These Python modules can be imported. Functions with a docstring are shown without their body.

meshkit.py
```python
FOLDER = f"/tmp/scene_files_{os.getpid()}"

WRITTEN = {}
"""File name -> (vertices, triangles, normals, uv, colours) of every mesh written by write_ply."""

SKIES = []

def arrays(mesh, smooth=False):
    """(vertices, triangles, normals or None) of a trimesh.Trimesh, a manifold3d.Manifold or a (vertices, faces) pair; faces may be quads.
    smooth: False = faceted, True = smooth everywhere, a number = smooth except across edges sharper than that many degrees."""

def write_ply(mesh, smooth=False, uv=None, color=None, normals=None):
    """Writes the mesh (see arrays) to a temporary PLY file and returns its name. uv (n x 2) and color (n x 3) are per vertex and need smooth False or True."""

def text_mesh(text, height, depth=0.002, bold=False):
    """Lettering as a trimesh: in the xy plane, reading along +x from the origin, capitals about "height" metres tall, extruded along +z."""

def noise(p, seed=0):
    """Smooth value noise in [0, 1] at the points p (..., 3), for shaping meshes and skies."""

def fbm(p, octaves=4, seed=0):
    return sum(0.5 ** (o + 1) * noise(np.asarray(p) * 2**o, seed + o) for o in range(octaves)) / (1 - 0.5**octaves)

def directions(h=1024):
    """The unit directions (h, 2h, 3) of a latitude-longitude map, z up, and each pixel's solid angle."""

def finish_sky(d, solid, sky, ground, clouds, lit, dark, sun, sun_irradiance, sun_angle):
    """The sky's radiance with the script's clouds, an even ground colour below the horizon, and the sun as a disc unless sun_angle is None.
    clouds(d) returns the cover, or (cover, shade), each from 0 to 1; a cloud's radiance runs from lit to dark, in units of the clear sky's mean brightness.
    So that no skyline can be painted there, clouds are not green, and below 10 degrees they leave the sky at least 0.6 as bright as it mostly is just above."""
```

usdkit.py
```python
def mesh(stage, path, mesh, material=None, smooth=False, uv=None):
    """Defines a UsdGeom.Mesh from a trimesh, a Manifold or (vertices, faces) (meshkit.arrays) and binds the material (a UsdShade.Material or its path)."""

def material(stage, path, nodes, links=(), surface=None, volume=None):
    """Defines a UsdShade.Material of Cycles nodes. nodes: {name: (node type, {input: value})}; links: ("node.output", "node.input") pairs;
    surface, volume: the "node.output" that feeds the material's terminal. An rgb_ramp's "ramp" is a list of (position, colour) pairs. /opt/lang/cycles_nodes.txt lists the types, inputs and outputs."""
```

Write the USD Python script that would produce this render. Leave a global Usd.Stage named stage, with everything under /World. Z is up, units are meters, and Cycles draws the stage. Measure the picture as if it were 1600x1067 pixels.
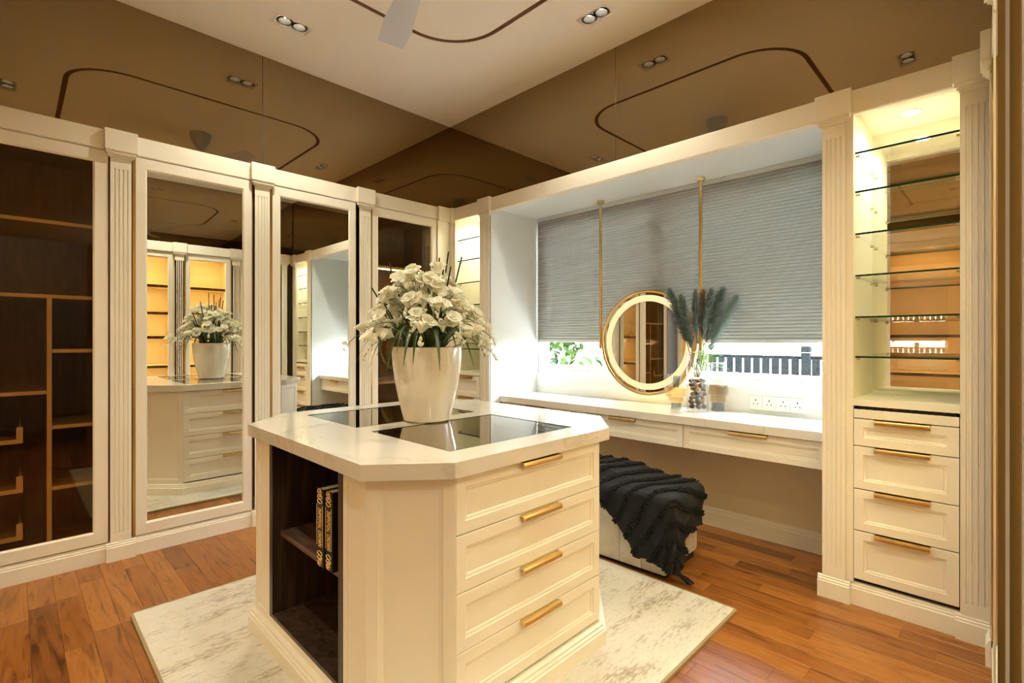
import math, random
import numpy as np, trimesh
import usdkit, meshkit
from shapely.geometry import Polygon, Point, LineString, box as sbox
from shapely.prepared import prep
from pxr import Usd, UsdGeom, UsdLux, UsdShade, Sdf, Gf
import manifold3d as m3

stage = Usd.Stage.CreateInMemory()
UsdGeom.SetStageUpAxis(stage, 'Z'); UsdGeom.SetStageMetersPerUnit(stage, 1.0)
UsdGeom.Xform.Define(stage, '/World'); UsdGeom.Scope.Define(stage, '/World/Looks')
PI = math.pi

# ------------------------------------------------------------------ camera, sky, exposure
FPX, CY, HC, ANG = 778.5, 530.5, 1.2, math.radians(44.87)
EXPOSURE = 4.05      # lights are kept dim and lifted here, so that no bounce is clipped
DIM = 2.0 ** -4
SKY = 12.5            # overcast daylight outside
LAMP = 5600.0         # downlight lens radiance
WARM = (1.0, 0.96, 0.79)
cam = UsdGeom.Camera.Define(stage, '/World/camera')
cam.CreateHorizontalApertureAttr(36.0)
cam.CreateFocalLengthAttr(36.0 * FPX / 1600)
cam.CreateVerticalApertureOffsetAttr(-(533.5 - CY) / 1600 * 36.0)
cam.CreateClippingRangeAttr(Gf.Vec2f(0.03, 500))
cam.CreateExposureAttr(EXPOSURE)
Fw = (math.cos(ANG), math.sin(ANG), 0); Rt = (math.sin(ANG), -math.cos(ANG), 0)
cam.AddTransformOp().Set(Gf.Matrix4d(Rt[0], Rt[1], 0, 0, 0, 0, 1, 0, -Fw[0], -Fw[1], 0, 0, 0, 0, HC, 1))
dome = UsdLux.DomeLight.Define(stage, '/World/sky')
dome.CreateIntensityAttr(SKY * DIM); dome.CreateColorAttr(Gf.Vec3f(0.97, 1.0, 1.10))

# ------------------------------------------------------------------ helpers
used, OFF = {}, {}

def numbered(parent, name):
    k = (parent, name); n = used.get(k, 0); used[k] = n + 1
    return f'{parent}/{name}' + (f'_{n:03d}' if n else '')

def tag(p, label=None, cat=None, group=None, kind=None):
    for k, v in (('label', label), ('category', cat), ('group', group), ('kind', kind)):
        if v: p.SetCustomDataByKey(k, v)
    return p

def thing(name, label, cat, loc=(0, 0, 0), group=None, kind=None):
    path = numbered('/World', name)
    x = UsdGeom.Xform.Define(stage, path); x.AddTranslateOp().Set(Gf.Vec3d(*map(float, loc)))
    OFF[path] = np.array(loc, float)
    tag(x.GetPrim(), label, cat, group, kind)
    return path

def part(name, mesh, mat, parent, label=None, smooth=30, kind=None):
    path = numbered(parent, name); off = OFF.get(parent, np.zeros(3)); OFF[path] = off
    m = mesh
    if off.any():
        m = mesh.copy(); m.apply_translation(-off)
    p = usdkit.mesh(stage, path, m, M[mat], smooth)
    if label: p.GetPrim().SetCustomDataByKey('label', label)
    if kind: p.GetPrim().SetCustomDataByKey('kind', kind)
    return path

def single(name, mesh, mat, label, cat, group=None, smooth=30, kind=None):
    path = numbered('/World', name)
    p = usdkit.mesh(stage, path, mesh, M[mat], smooth); OFF[path] = np.zeros(3)
    tag(p.GetPrim(), label, cat, group, kind)
    return path

def struct(name, mesh, mat, smooth=30):
    return single(name, mesh, mat, None, None, None, smooth, 'structure')

def cat(*ms):
    ms = [m for m in ms if m is not None]
    return ms[0] if len(ms) == 1 else trimesh.util.concatenate(ms)

def box(x0, x1, y0, y1, z0, z1, c=0.0):
    x0, x1 = min(x0, x1), max(x0, x1); y0, y1 = min(y0, y1), max(y0, y1); z0, z1 = min(z0, z1), max(z0, z1)
    if c <= 0:
        m = trimesh.creation.box([x1 - x0, y1 - y0, z1 - z0])
        m.apply_translation([(x0 + x1) / 2, (y0 + y1) / 2, (z0 + z1) / 2]); return m
    pts = []
    for sx in (0, 1):
        for sy in (0, 1):
            for sz in (0, 1):
                p = np.array([(x0, x1)[sx], (y0, y1)[sy], (z0, z1)[sz]], float)
                i = np.array([c if not sx else -c, c if not sy else -c, c if not sz else -c])
                for k in range(3):
                    q = p + i; q[k] = p[k]; pts.append(q)
    return hull(pts)

def hull(pts):
    h = m3.Manifold.hull_points(np.asarray(pts, np.float64)).to_mesh()
    return trimesh.Trimesh(np.array(h.vert_properties[:, :3]), np.array(h.tri_verts), process=False)

def prism(poly, z0, z1):
    polys = getattr(poly, 'geoms', [poly]); out = []
    for g in polys:
        m = trimesh.creation.extrude_polygon(g, z1 - z0, engine='earcut'); m.apply_translation([0, 0, z0]); out.append(m)
    return cat(*out)

def prof(u0, u1, pts):
    """profile (d, v) extruded along u"""
    m = trimesh.creation.extrude_polygon(Polygon(pts), u1 - u0, engine='earcut')
    v = m.vertices; m.vertices = np.stack([v[:, 2] + u0, v[:, 0], v[:, 1]], 1); return m

def loft(rings, closed=False, caps=True):
    rings = [np.asarray(r, float) for r in rings]; n = len(rings[0]); k = len(rings)
    V = np.vstack(rings); Fc = []
    for i in range(k if closed else k - 1):
        a, b = i * n, ((i + 1) % k) * n
        for j in range(n):
            j2 = (j + 1) % n
            Fc += [[a + j, a + j2, b + j2], [a + j, b + j2, b + j]]
    if not closed and caps:
        for base, s in ((0, -1), ((k - 1) * n, 1)):
            c = len(V); V = np.vstack([V, V[base:base + n].mean(0)])
            for j in range(n):
                t = [base + j, base + (j + 1) % n, c]; Fc.append(t if s > 0 else t[::-1])
    m = trimesh.Trimesh(V, Fc, process=False)
    if m.volume < 0: m.invert()
    return m

def rect(u0, u1, v0, v1, ins, d):
    return [(u0 + ins, d, v0 + ins), (u1 - ins, d, v0 + ins), (u1 - ins, d, v1 - ins), (u0 + ins, d, v1 - ins)]

def shaker(u0, u1, v0, v1, d0=0.0, t=0.02, stile=0.045, rec=0.008):
    s = stile
    return loft([rect(u0, u1, v0, v1, i, d) for i, d in ((0, d0 + t), (0, d0 + .0015), (.0015, d0), (s, d0), (s + .002, d0 + .003), (s + .010, d0 + .005), (s + .013, d0 + rec))])

def frame(u0, u1, v0, v1, d0, t, s, sv=None):
    def r(i, d):
        f = 0 if i == 0 else i / s
        iv = i if sv is None else f * sv
        return [(u0 + i, d, v0 + iv), (u1 - i, d, v0 + iv), (u1 - i, d, v1 - iv), (u0 + i, d, v1 - iv)]
    return loft([r(i, d) for i, d in ((0, d0 + t), (0, d0 + .002), (.002, d0), (s - .008, d0), (s - .003, d0 + .004), (s, d0 + .007), (s, d0 + t))], closed=True)

def lathe(profile, seg=48, loc=(0, 0, 0)):
    m = trimesh.creation.revolve(np.asarray(profile, float), sections=seg); m.apply_translation(loc)
    return m

def tube(pts, r, seg=8, caps=True):
    pts = np.asarray(pts, float); rs = np.broadcast_to(np.asarray(r, float), (len(pts),))
    t = np.gradient(pts, axis=0); t /= np.linalg.norm(t, axis=1, keepdims=True) + 1e-12
    up = np.array([0, 0, 1.0]) if abs(t[0][2]) < .9 else np.array([1.0, 0, 0])
    rings = []; a = np.linspace(0, 2 * PI, seg, endpoint=False)
    n = np.cross(t[0], up); n /= np.linalg.norm(n)
    for p, d, rr in zip(pts, t, rs):
        n = n - d * (n @ d); n /= np.linalg.norm(n) + 1e-12; b = np.cross(d, n)
        rings.append(p + rr * (np.cos(a)[:, None] * n + np.sin(a)[:, None] * b))
    return loft(rings, caps=caps)

class Wall:
    def __init__(s, O, U):
        s.O = np.array(O, float); s.U = np.array(U, float); s.U /= np.linalg.norm(s.U)
        s.D = np.cross([0, 0, 1.0], s.U)
    def __call__(s, m):
        m = m.copy(); v = m.vertices
        m.vertices = s.O + v[:, :1] * s.U + v[:, 1:2] * s.D + v[:, 2:3] * np.array([0, 0, 1.0]); return m

def bool_sub(a, b):
    def mf(t): return m3.Manifold(m3.Mesh(np.asarray(t.vertices, np.float32), np.asarray(t.faces, np.uint32)))
    a = mf(a)
    for t in b: a = a - mf(t)
    h = a.to_mesh(); return trimesh.Trimesh(np.array(h.vert_properties[:, :3]), np.array(h.tri_verts), process=False)

# ------------------------------------------------------------------ materials
M = {}
def mat(name, nodes, links, surface):
    M[name] = usdkit.material(stage, f'/World/Looks/{name}', nodes, links, surface)

def plain(name, col, rough=0.5, metal=0.0, bump=0.0, bscale=200, **kw):
    nodes = {'p': ('principled_bsdf', {'base_color': col, 'roughness': rough, 'metallic': metal, **kw})}; links = []
    if bump:
        nodes |= {'g': ('geometry', {}), 'n': ('noise_texture', {'scale': bscale, 'detail': 3.0}), 'b': ('bump', {'strength': bump, 'distance': 0.002})}
        links = [('g.position', 'n.vector'), ('n.fac', 'b.height'), ('b.normal', 'p.normal')]
    mat(name, nodes, links, 'p.BSDF')

def emit(name, col, s):
    mat(name, {'e': ('emission', {'color': col, 'strength': s * DIM})}, [], 'e.emission')

def noisy(name, stops, scale, rough=0.5, mapscale=(1, 1, 1), rnd=False, bump=0.0, detail=6.0, distortion=0.0, rot=(0, 0, 0), **kw):
    nodes = {'g': ('geometry', {}), 'm': ('mapping', {'scale': mapscale, 'rotation': rot}),
             'n': ('noise_texture', {'scale': scale, 'detail': detail, 'roughness': 0.6, 'distortion': distortion}),
             'r': ('rgb_ramp', {'ramp': stops}), 'p': ('principled_bsdf', {'roughness': rough, **kw})}
    links = [('g.position', 'm.vector'), ('m.vector', 'n.vector'), ('n.fac', 'r.fac'), ('r.color', 'p.base_color')]
    if bump:
        nodes['b'] = ('bump', {'strength': bump, 'distance': 0.004}); links += [('n.fac', 'b.height'), ('b.normal', 'p.normal')]
    mat(name, nodes, links, 'p.BSDF')

def tinted(name, tint, base=0.04, top=1.0, gloss=(1, 1, 1), rough=0.0):
    """tinted pane: light passes through the tint, the surface reflects more towards grazing angles (Schlick)"""
    mat(name, {'t': ('transparent_bsdf', {'color': tint}), 'g': ('glossy_bsdf', {'color': gloss, 'roughness': rough}), 'l': ('layer_weight', {'blend': 0.5}),
               'w': ('math', {'math_type': 'power', 'value2': 5.0}), 'k': ('math', {'math_type': 'multiply', 'value2': top - base}), 'a': ('math', {'math_type': 'add', 'value2': base}), 'x': ('mix_closure', {})},
        [('l.facing', 'w.value1'), ('w.value', 'k.value1'), ('k.value', 'a.value1'), ('a.value', 'x.fac'), ('t.BSDF', 'x.closure1'), ('g.BSDF', 'x.closure2')], 'x.closure')

plain('cream_paint', (.86, .805, .67), .38, bump=.03)
plain('ceiling_paint', (.92, .88, .78), .75)
plain('recess_paint', (.80, .85, .82), .55)
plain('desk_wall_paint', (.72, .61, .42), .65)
plain('niche_paint', (.90, .86, .64), .5)
plain('amber_board', (.86, .68, .42), .5)
plain('hall_paint', (.50, .46, .40), .8)
plain('bronze_mirror', (.36, .27, .155), .012, 1.0)
plain('silver_mirror', (.86, .87, .82), .004, 1.0)
plain('joint_dark', (.02, .015, .01), .6)
plain('groove_veneer', (.15, .055, .022), .45)
plain('gold_metal', (.80, .59, .27), .24, 1.0)
plain('bronze_metal', (.60, .40, .14), .30, 1.0)
plain('black_baffle', (.0012, .0011, .0010), .9, specular_ior_level=.0)
plain('chrome', (.8, .8, .78), .12, 1.0)
plain('trim_white', (.80, .78, .72), .4)
plain('fan_grey', (.66, .72, .84), .4)
plain('window_white', (.88, .90, .90), .35)
plain('socket_white', (.82, .87, .84), .35)
plain('pin_dark', (.03, .03, .03), .5)
plain('pale_edge', (.66, .54, .36), .55)
plain('soil', (.05, .035, .02), .9)
mat('petal_white', {'d': ('diffuse_bsdf', {'color': (.95, .92, .78)}), 't': ('translucent_bsdf', {'color': (.95, .92, .74)}), 'x': ('mix_closure', {'fac': .42})}, [('d.BSDF', 'x.closure1'), ('t.BSDF', 'x.closure2')], 'x.closure')
plain('bud_green', (.50, .55, .22), .5)
plain('stem_green', (.09, .14, .035), .5)
plain('stick_brown', (.035, .030, .022), .7)
plain('leather_black', (.012, .011, .011), .4)
plain('paper', (.75, .70, .60), .8)
plain('gold_foil', (.90, .62, .22), .4, .15)
plain('tassel_black', (.010, .010, .011), .8)
plain('throw_black', (.012, .012, .014), .8, bump=.5, bscale=900, sheen_weight=.06, specular_ior_level=.25)
plain('tuft_black', (.006, .006, .007), .9, bump=.8, bscale=700)
plain('rug_binding', (.36, .27, .14), .8, bump=.6, bscale=500)
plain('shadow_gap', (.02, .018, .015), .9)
plain('rail_silver', (.62, .66, .64), .4)
plain('fence_grey', (.012, .0150, .0155), .9, specular_ior_level=.05)
plain('house_white', (.85, .86, .88), .7)
plain('paving', (.35, .35, .34), .9)
plain('pod_tan', (.42, .28, .16), .8)
plain('pod_brown', (.16, .10, .06), .8, bump=.6, bscale=300)
plain('pebble_grey', (.20, .21, .19), .6)
plain('plume_teal', (.20, .265, .25), .85)
plain('plume_pale', (.36, .48, .43), .85)
plain('plume_tan', (.40, .30, .18), .85)
plain('plume_stem', (.16, .14, .10), .7)
plain('etch_white', (.85, .88, .88), .4)
emit('lamp_warm', WARM, LAMP)
emit('lamp_hall', (1.0, .95, .84), 55.0)
emit('lamp_niche', (1.0, .92, .86), 850.0)
emit('led_amber', (.92, 1.0, 1.0), 46.0)
emit('led_amber_low', (.92, 1.0, 1.0), 30.0)
emit('led_shelf', (1.0, .72, .36), 30.0)
emit('ring_glow', (1.0, .78, .40), 1.15)
tinted('bronze_glass', (.84, .73, .55), .035, 1.0, (.95, .85, .68))
tinted('amber_glass', (.95, .85, .62), .035, 1.0, (1, .92, .75))
tinted('bronze_amber_glass', (.80, .66, .46), .10, 1.0, (1, .88, .68))
tinted('island_glass', (.42, .36, .26), .40, 1.0, (.97, .96, .92))
tinted('window_glass', (.985, .99, .99), .02)
tinted('shelf_glass', (.982, .992, .975), .02, .7)
tinted('vase_clear', (.975, .985, .985), .03)
tinted('vase_amber', (.965, .89, .77), .06)
tinted('vase_smoke', (.78, .81, .82), .07)
plain('glass_edge_green', (.004, .045, .022), .12)
noisy('marble', [(.0, (0.724, 0.677, 0.583)), (.485, (0.724, 0.677, 0.583)), (.50, (0.639, 0.573, 0.461)), (.512, (0.724, 0.677, 0.583)), (1, (0.733, 0.696, 0.611))], 1.1, .16, distortion=1.2, detail=8.0, coat_weight=.3)
noisy('pot_ceramic', [(.3, (.84, .79, .66)), (.55, (.80, .72, .56)), (.8, (.86, .82, .72))], 5.0, .22, distortion=1.5, coat_weight=.4)
noisy('walnut', [(.25, (.032, .018, .011)), (.5, (.085, .048, .028)), (.62, (.16, .095, .055)), (.8, (.06, .034, .02))], 3.0, .35, mapscale=(14, 1.2, 14), bump=.05)
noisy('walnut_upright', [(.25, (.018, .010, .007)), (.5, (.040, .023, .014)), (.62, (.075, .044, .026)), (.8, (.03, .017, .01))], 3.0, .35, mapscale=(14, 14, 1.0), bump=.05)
noisy('wardrobe_board', [(.3, (.22, .135, .055)), (.7, (.33, .21, .09))], 4.0, .5, mapscale=(8, 8, 1))
noisy('bench_velvet', [(.3, (.46, .39, .28)), (.55, (.56, .49, .37)), (.8, (.64, .57, .45))], 16.0, .75, mapscale=(1, 1, .5), bump=.06, sheen_weight=.4)
noisy('shrub_leaf_bright', [(.3, (.024, .062, .009)), (.7, (.050, .100, .016))], 9.0, .9, specular_ior_level=.05)
noisy('shrub_leaf_deep', [(.3, (.007, .022, .006)), (.7, (.018, .040, .011))], 9.0, .9, specular_ior_level=.05)
noisy('flower_leaf', [(.3, (.045, .085, .02)), (.7, (.12, .17, .05))], 14.0, .4)
# rug: cream pile with worn grey and brown streaks running along x
mat('rug_pile', {'g': ('geometry', {}), 'm1': ('mapping', {'scale': (1.3, 3.6, 1)}), 'n1': ('noise_texture', {'scale': 1.6, 'detail': 4.0, 'roughness': .6}),
                 'm2': ('mapping', {'scale': (26, 95, 1)}), 'n2': ('noise_texture', {'scale': 1.0, 'detail': 8.0, 'roughness': .7}),
                 'a1': ('math', {'math_type': 'multiply', 'value2': .55}), 'a2': ('math', {'math_type': 'multiply', 'value2': .45}), 's': ('math', {'math_type': 'add'}),
                 'r': ('rgb_ramp', {'ramp': [(.0, (0.306, 0.252, 0.180)), (.385, (0.378, 0.324, 0.243)), (.43, (0.558, 0.495, 0.396)), (.46, (0.702, 0.657, 0.549)), (.53, (0.747, 0.711, 0.621)), (.565, (0.666, 0.621, 0.531)), (.60, (0.540, 0.495, 0.414)), (.66, (0.468, 0.423, 0.351))]}),
                 'k': ('noise_texture', {'scale': 260.0, 'detail': 2.0}), 'b': ('bump', {'strength': .7, 'distance': .004}), 'p': ('principled_bsdf', {'roughness': .9, 'sheen_weight': .2})},
    [('g.position', 'm1.vector'), ('m1.vector', 'n1.vector'), ('g.position', 'm2.vector'), ('m2.vector', 'n2.vector'), ('n1.fac', 'a1.value1'), ('n2.fac', 'a2.value1'), ('a1.value', 's.value1'), ('a2.value', 's.value2'),
     ('s.value', 'r.fac'), ('r.color', 'p.base_color'), ('g.position', 'k.vector'), ('k.fac', 'b.height'), ('b.normal', 'p.normal')], 'p.BSDF')
# parquet: three tones of teak; each plank shifts its grain by its own random number
for nm, c0, c1, c2 in (('teak_light', (0.319, 0.113, 0.017), (0.403, 0.155, 0.027), (0.185, 0.057, 0.008)), ('teak_mid', (0.252, 0.082, 0.012), (0.319, 0.113, 0.018), (0.130, 0.039, 0.006)), ('teak_dark', (0.168, 0.055, 0.009), (0.244, 0.084, 0.015), (0.076, 0.024, 0.005))):
    mat(nm, {'g': ('geometry', {}), 'o': ('object_info', {}), 'c': ('combine_xyz', {}), 'k': ('math', {'math_type': 'multiply', 'value2': 37.0}), 'k2': ('math', {'math_type': 'multiply', 'value2': 91.0}),
             'v': ('vector_math', {'math_type': 'add'}), 'm': ('mapping', {'scale': (16, 1.7, 1)}),
             'n': ('noise_texture', {'scale': 1.5, 'detail': 7.0, 'roughness': .6, 'distortion': 1.4}),
             'r': ('rgb_ramp', {'ramp': [(.0, c2), (.34, c2), (.44, c0), (.58, c1), (.66, c0), (.72, c2), (.78, c0)]}),
             'b': ('bump', {'strength': .04, 'distance': .002}), 'p': ('principled_bsdf', {'roughness': .36, 'coat_weight': .10, 'coat_roughness': .25})},
        [('o.random', 'k.value1'), ('o.random', 'k2.value1'), ('k.value', 'c.x'), ('k2.value', 'c.y'), ('g.position', 'v.vector1'), ('c.vector', 'v.vector2'), ('v.vector', 'm.vector'),
         ('m.vector', 'n.vector'), ('n.fac', 'r.fac'), ('r.color', 'p.base_color'), ('n.fac', 'b.height'), ('b.normal', 'p.normal')], 'p.BSDF')
# cellular blind: grey cloth that lets a little daylight through
mat('blind_cloth', {'d': ('diffuse_bsdf', {'color': (.56, .565, .52)}), 't': ('translucent_bsdf', {'color': (.40, .42, .40)}), 'x': ('mix_closure', {'fac': .24})},
    [('d.BSDF', 'x.closure1'), ('t.BSDF', 'x.closure2')], 'x.closure')

# ------------------------------------------------------------------ room frame
YL, XR, XB, ZC, ZF = 3.44, 2.69, -0.33, 3.05, 2.33     # left fronts, right fronts, back fronts, ceiling, cabinet top
W1 = Wall((0, YL, 0), (1, 0, 0))                       # left wall: u = x
W2 = Wall((XR, 0, 0), (0, -1, 0))                      # window wall: u = -y
W3 = Wall((2.69, .0475, 0), (-1, -.028, 0))            # near wall beside the doorway: u = 2.69 - x
W4 = Wall((XB, 0, 0), (0, 1, 0))                       # back wall: u = y
XW = 3.25                                              # window wall plane in the recess

def at(w, m): return w(m)

# floor with parquet
fl = struct('floor', box(-1.2, 3.4, -2.4, 4.1, -.06, -.006), 'joint_dark')
rp = random.Random(5); PW = .0915; count = 0
x = -.36 + .5 * PW
k = 0
while x < 3.24:
    y = -.55 - rp.random() * .5 if x < .75 else -.1 - rp.random() * .5
    while y < 3.44:
        L = rp.uniform(.32, .95); y1 = min(y + L, 3.45)
        x1 = min(x + PW, 3.245)
        under_rug = x > .40 and x1 < 2.23 and y > .90 and y1 < 2.66
        if y1 > -.5 and not under_rug and y1 - y > .02:
            tone = rp.choices(['teak_light', 'teak_mid', 'teak_dark'], [.42, .42, .16])[0]
            part('plank', box(x + .0003, x1 - .0003, y + .0003, y1 - .0003, -.006, 0, .0007), tone, fl, smooth=False)
            count += 1
        y = y1
    x += PW; k += 1

# ceiling: board with an oval slot and cut-outs for the twin downlights
def rrect(x0, x1, y0, y1, r): return sbox(x0 + r, y0 + r, x1 - r, y1 - r).buffer(r, 16)
oval = rrect(.255, 2.065, .92, 2.545, .36)
slot = oval.difference(oval.buffer(-.031))
DL = [(1.165, 2.985, 'x'), (2.36, 1.675, 'y'), (1.225, .47, 'x'), (-.02, 1.74, 'y')]
DLA, DLB = .10, .052
cut = slot
for px, py, ax in DL:
    a, b = (DLA - .008, DLB - .008) if ax == 'x' else (DLB - .008, DLA - .008)
    cut = cut.union(sbox(px - a, py - b, px + a, py + b))
ce = struct('ceiling', prism(sbox(-1.1, -.2, 3.45, 4.1).difference(cut), ZC, ZC + .03), 'ceiling_paint')
part('slot_lining', prism(slot.buffer(-.0004), ZC + .003, ZC + .028), 'groove_veneer', ce, 'dark brown lining of the oval slot')
part('slab', box(-1.2, 3.5, -2.5, 4.2, ZC + .12, ZC + .2), 'ceiling_paint', ce)

# left wall above the wardrobes: two bronze mirror panels
wl = struct('wall_left', cat(box(-1.1, 3.5, 4.05, 4.15, 0, ZC + .12), box(-1.1, 3.45, YL + .015, 4.05, ZF + .002, ZC)), 'hall_paint')
part('mirror_panel', at(W1, box(-.33, 1.1545, .006, .014, ZF, ZC - .001)), 'bronze_mirror', wl)
part('mirror_panel', at(W1, box(1.1575, 2.697, .006, .014, ZF, ZC - .001)), 'bronze_mirror', wl)
part('panel_joint', at(W1, box(1.1545, 1.1575, .007, .0145, ZF, ZC - .001)), 'joint_dark', wl)
# window wall
wr = struct('wall_right', cat(box(XW, 3.42, -.2, 4.1, 0, .905), box(XW, 3.42, -.2, 4.1, 2.256, ZC + .12), box(XW, 3.42, -.2, .612, .905, 2.256), box(XW, 3.42, 2.935, 4.1, .905, 2.256)), 'recess_paint')
part('bulkhead', box(XR + .015, XW, -.2, 4.05, ZF + .002, ZC), 'hall_paint', wr)
part('mirror_panel', at(W2, box(-1.7575, -.0, .006, .014, ZF, ZC - .001)), 'bronze_mirror', wr)
part('mirror_panel', at(W2, box(-3.447, -1.7605, .006, .014, ZF, ZC - .001)), 'bronze_mirror', wr)
part('panel_joint', at(W2, box(-1.7605, -1.7575, .007, .0145, ZF, ZC - .001)), 'joint_dark', wr)
part('soffit', box(XR + .03, XW, .617, 2.93, 2.253, 2.33), 'recess_paint', wr)
part('reveal', box(XR + .012, XW, 2.93, 2.945, 0, 2.253), 'recess_paint', wr)
part('reveal', box(XR + .012, XW, .602, .617, 0, 2.253), 'recess_paint', wr)
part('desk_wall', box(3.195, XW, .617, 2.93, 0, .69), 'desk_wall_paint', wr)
# near wall, back wall, hallway behind the doorway
wn = struct('wall_near', cat(box(.62, 3.45, -.75, -.65, 0, ZC + .12), box(.62, 3.45, -.65, -.05, ZF + .03, ZC)), 'hall_paint')
part('mirror_panel', at(W3, box(.0, 1.98, .032, .04, ZF, ZC - .001)), 'bronze_mirror', wn)
part('doorway_head', box(-.4, .70, -.13, -.03, 2.22, ZC), 'cream_paint', wn)
struct('wall_hall_far', box(-1.2, 3.45, -2.4, -2.3, 0, ZC + .12), 'hall_paint')
struct('wall_hall_side', box(3.4, 3.5, -2.4, -.2, 0, ZC + .12), 'hall_paint')
struct('wall_hall_end', box(-1.3, -1.15, -2.4, 4.15, 0, ZC + .12), 'hall_paint')
hl = thing('hall_lamp', 'round white ceiling lamp in the hallway behind the doorway', 'lamp', (.15, -1.2, ZC))
part('base', lathe([(0, ZC), (.20, ZC), (.20, ZC - .03), (0, ZC - .03)], 40, (.15, -1.2, 0)), 'trim_white', hl)
part('lamp', lathe([(0, ZC - .031), (.19, ZC - .031), (.17, ZC - .055), (.08, ZC - .068), (0, ZC - .07)], 40, (.15, -1.2, 0)), 'lamp_hall', hl)
wb = struct('wall_back', box(-1.1, -.36, -.1, 4.05, ZF + .002, ZC), 'hall_paint')
part('mirror_panel', at(W4, box(.0, 3.44, .006, .014, ZF, ZC - .001)), 'bronze_mirror', wb)

# friezes and plinths
def frieze(w, u0, u1): return at(w, cat(box(u0, u1, 0, .05, 2.226, ZF, .002), prof(u0, u1, [(0, 2.226), (.006, 2.222), (.05, 2.222), (.05, 2.228)])))
PL = [(.05, 0), (0, 0), (0, .074), (.003, .078), (.003, .085), (.008, .089), (.008, .096), (.016, .101), (.05, .101)]
def plinth(w, u0, u1, o=0.0): return at(w, prof(u0, u1, [(d if d > .04 else d - o, v) for d, v in PL]))
struct('trim_1', frieze(W1, -.33, 2.69), 'cream_paint')
struct('trim_2', frieze(W2, -3.44, -.03), 'cream_paint')
struct('trim_3', frieze(W3, .0, 1.98), 'cream_paint')
struct('trim_4', frieze(W4, .0, 3.44), 'cream_paint')
struct('baseboard_left', plinth(W1, -.33, 2.69), 'cream_paint')
struct('baseboard_right', plinth(W2, -.617, -.03), 'cream_paint')
struct('baseboard_corner', plinth(W2, -3.44, -2.93), 'cream_paint')
struct('baseboard_near', plinth(W3, .0, 1.98), 'cream_paint')
struct('baseboard_back', plinth(W4, .0, 3.44), 'cream_paint')
struct('baseboard_desk', at(Wall((3.18, 0, 0), (0, -1, 0)), prof(-2.93, -.617, [(.014, 0), (0, 0), (0, .085), (.003, .09), (.003, .098), (.007, .102), (.007, .112), (.014, .118)])), 'cream_paint')

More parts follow.
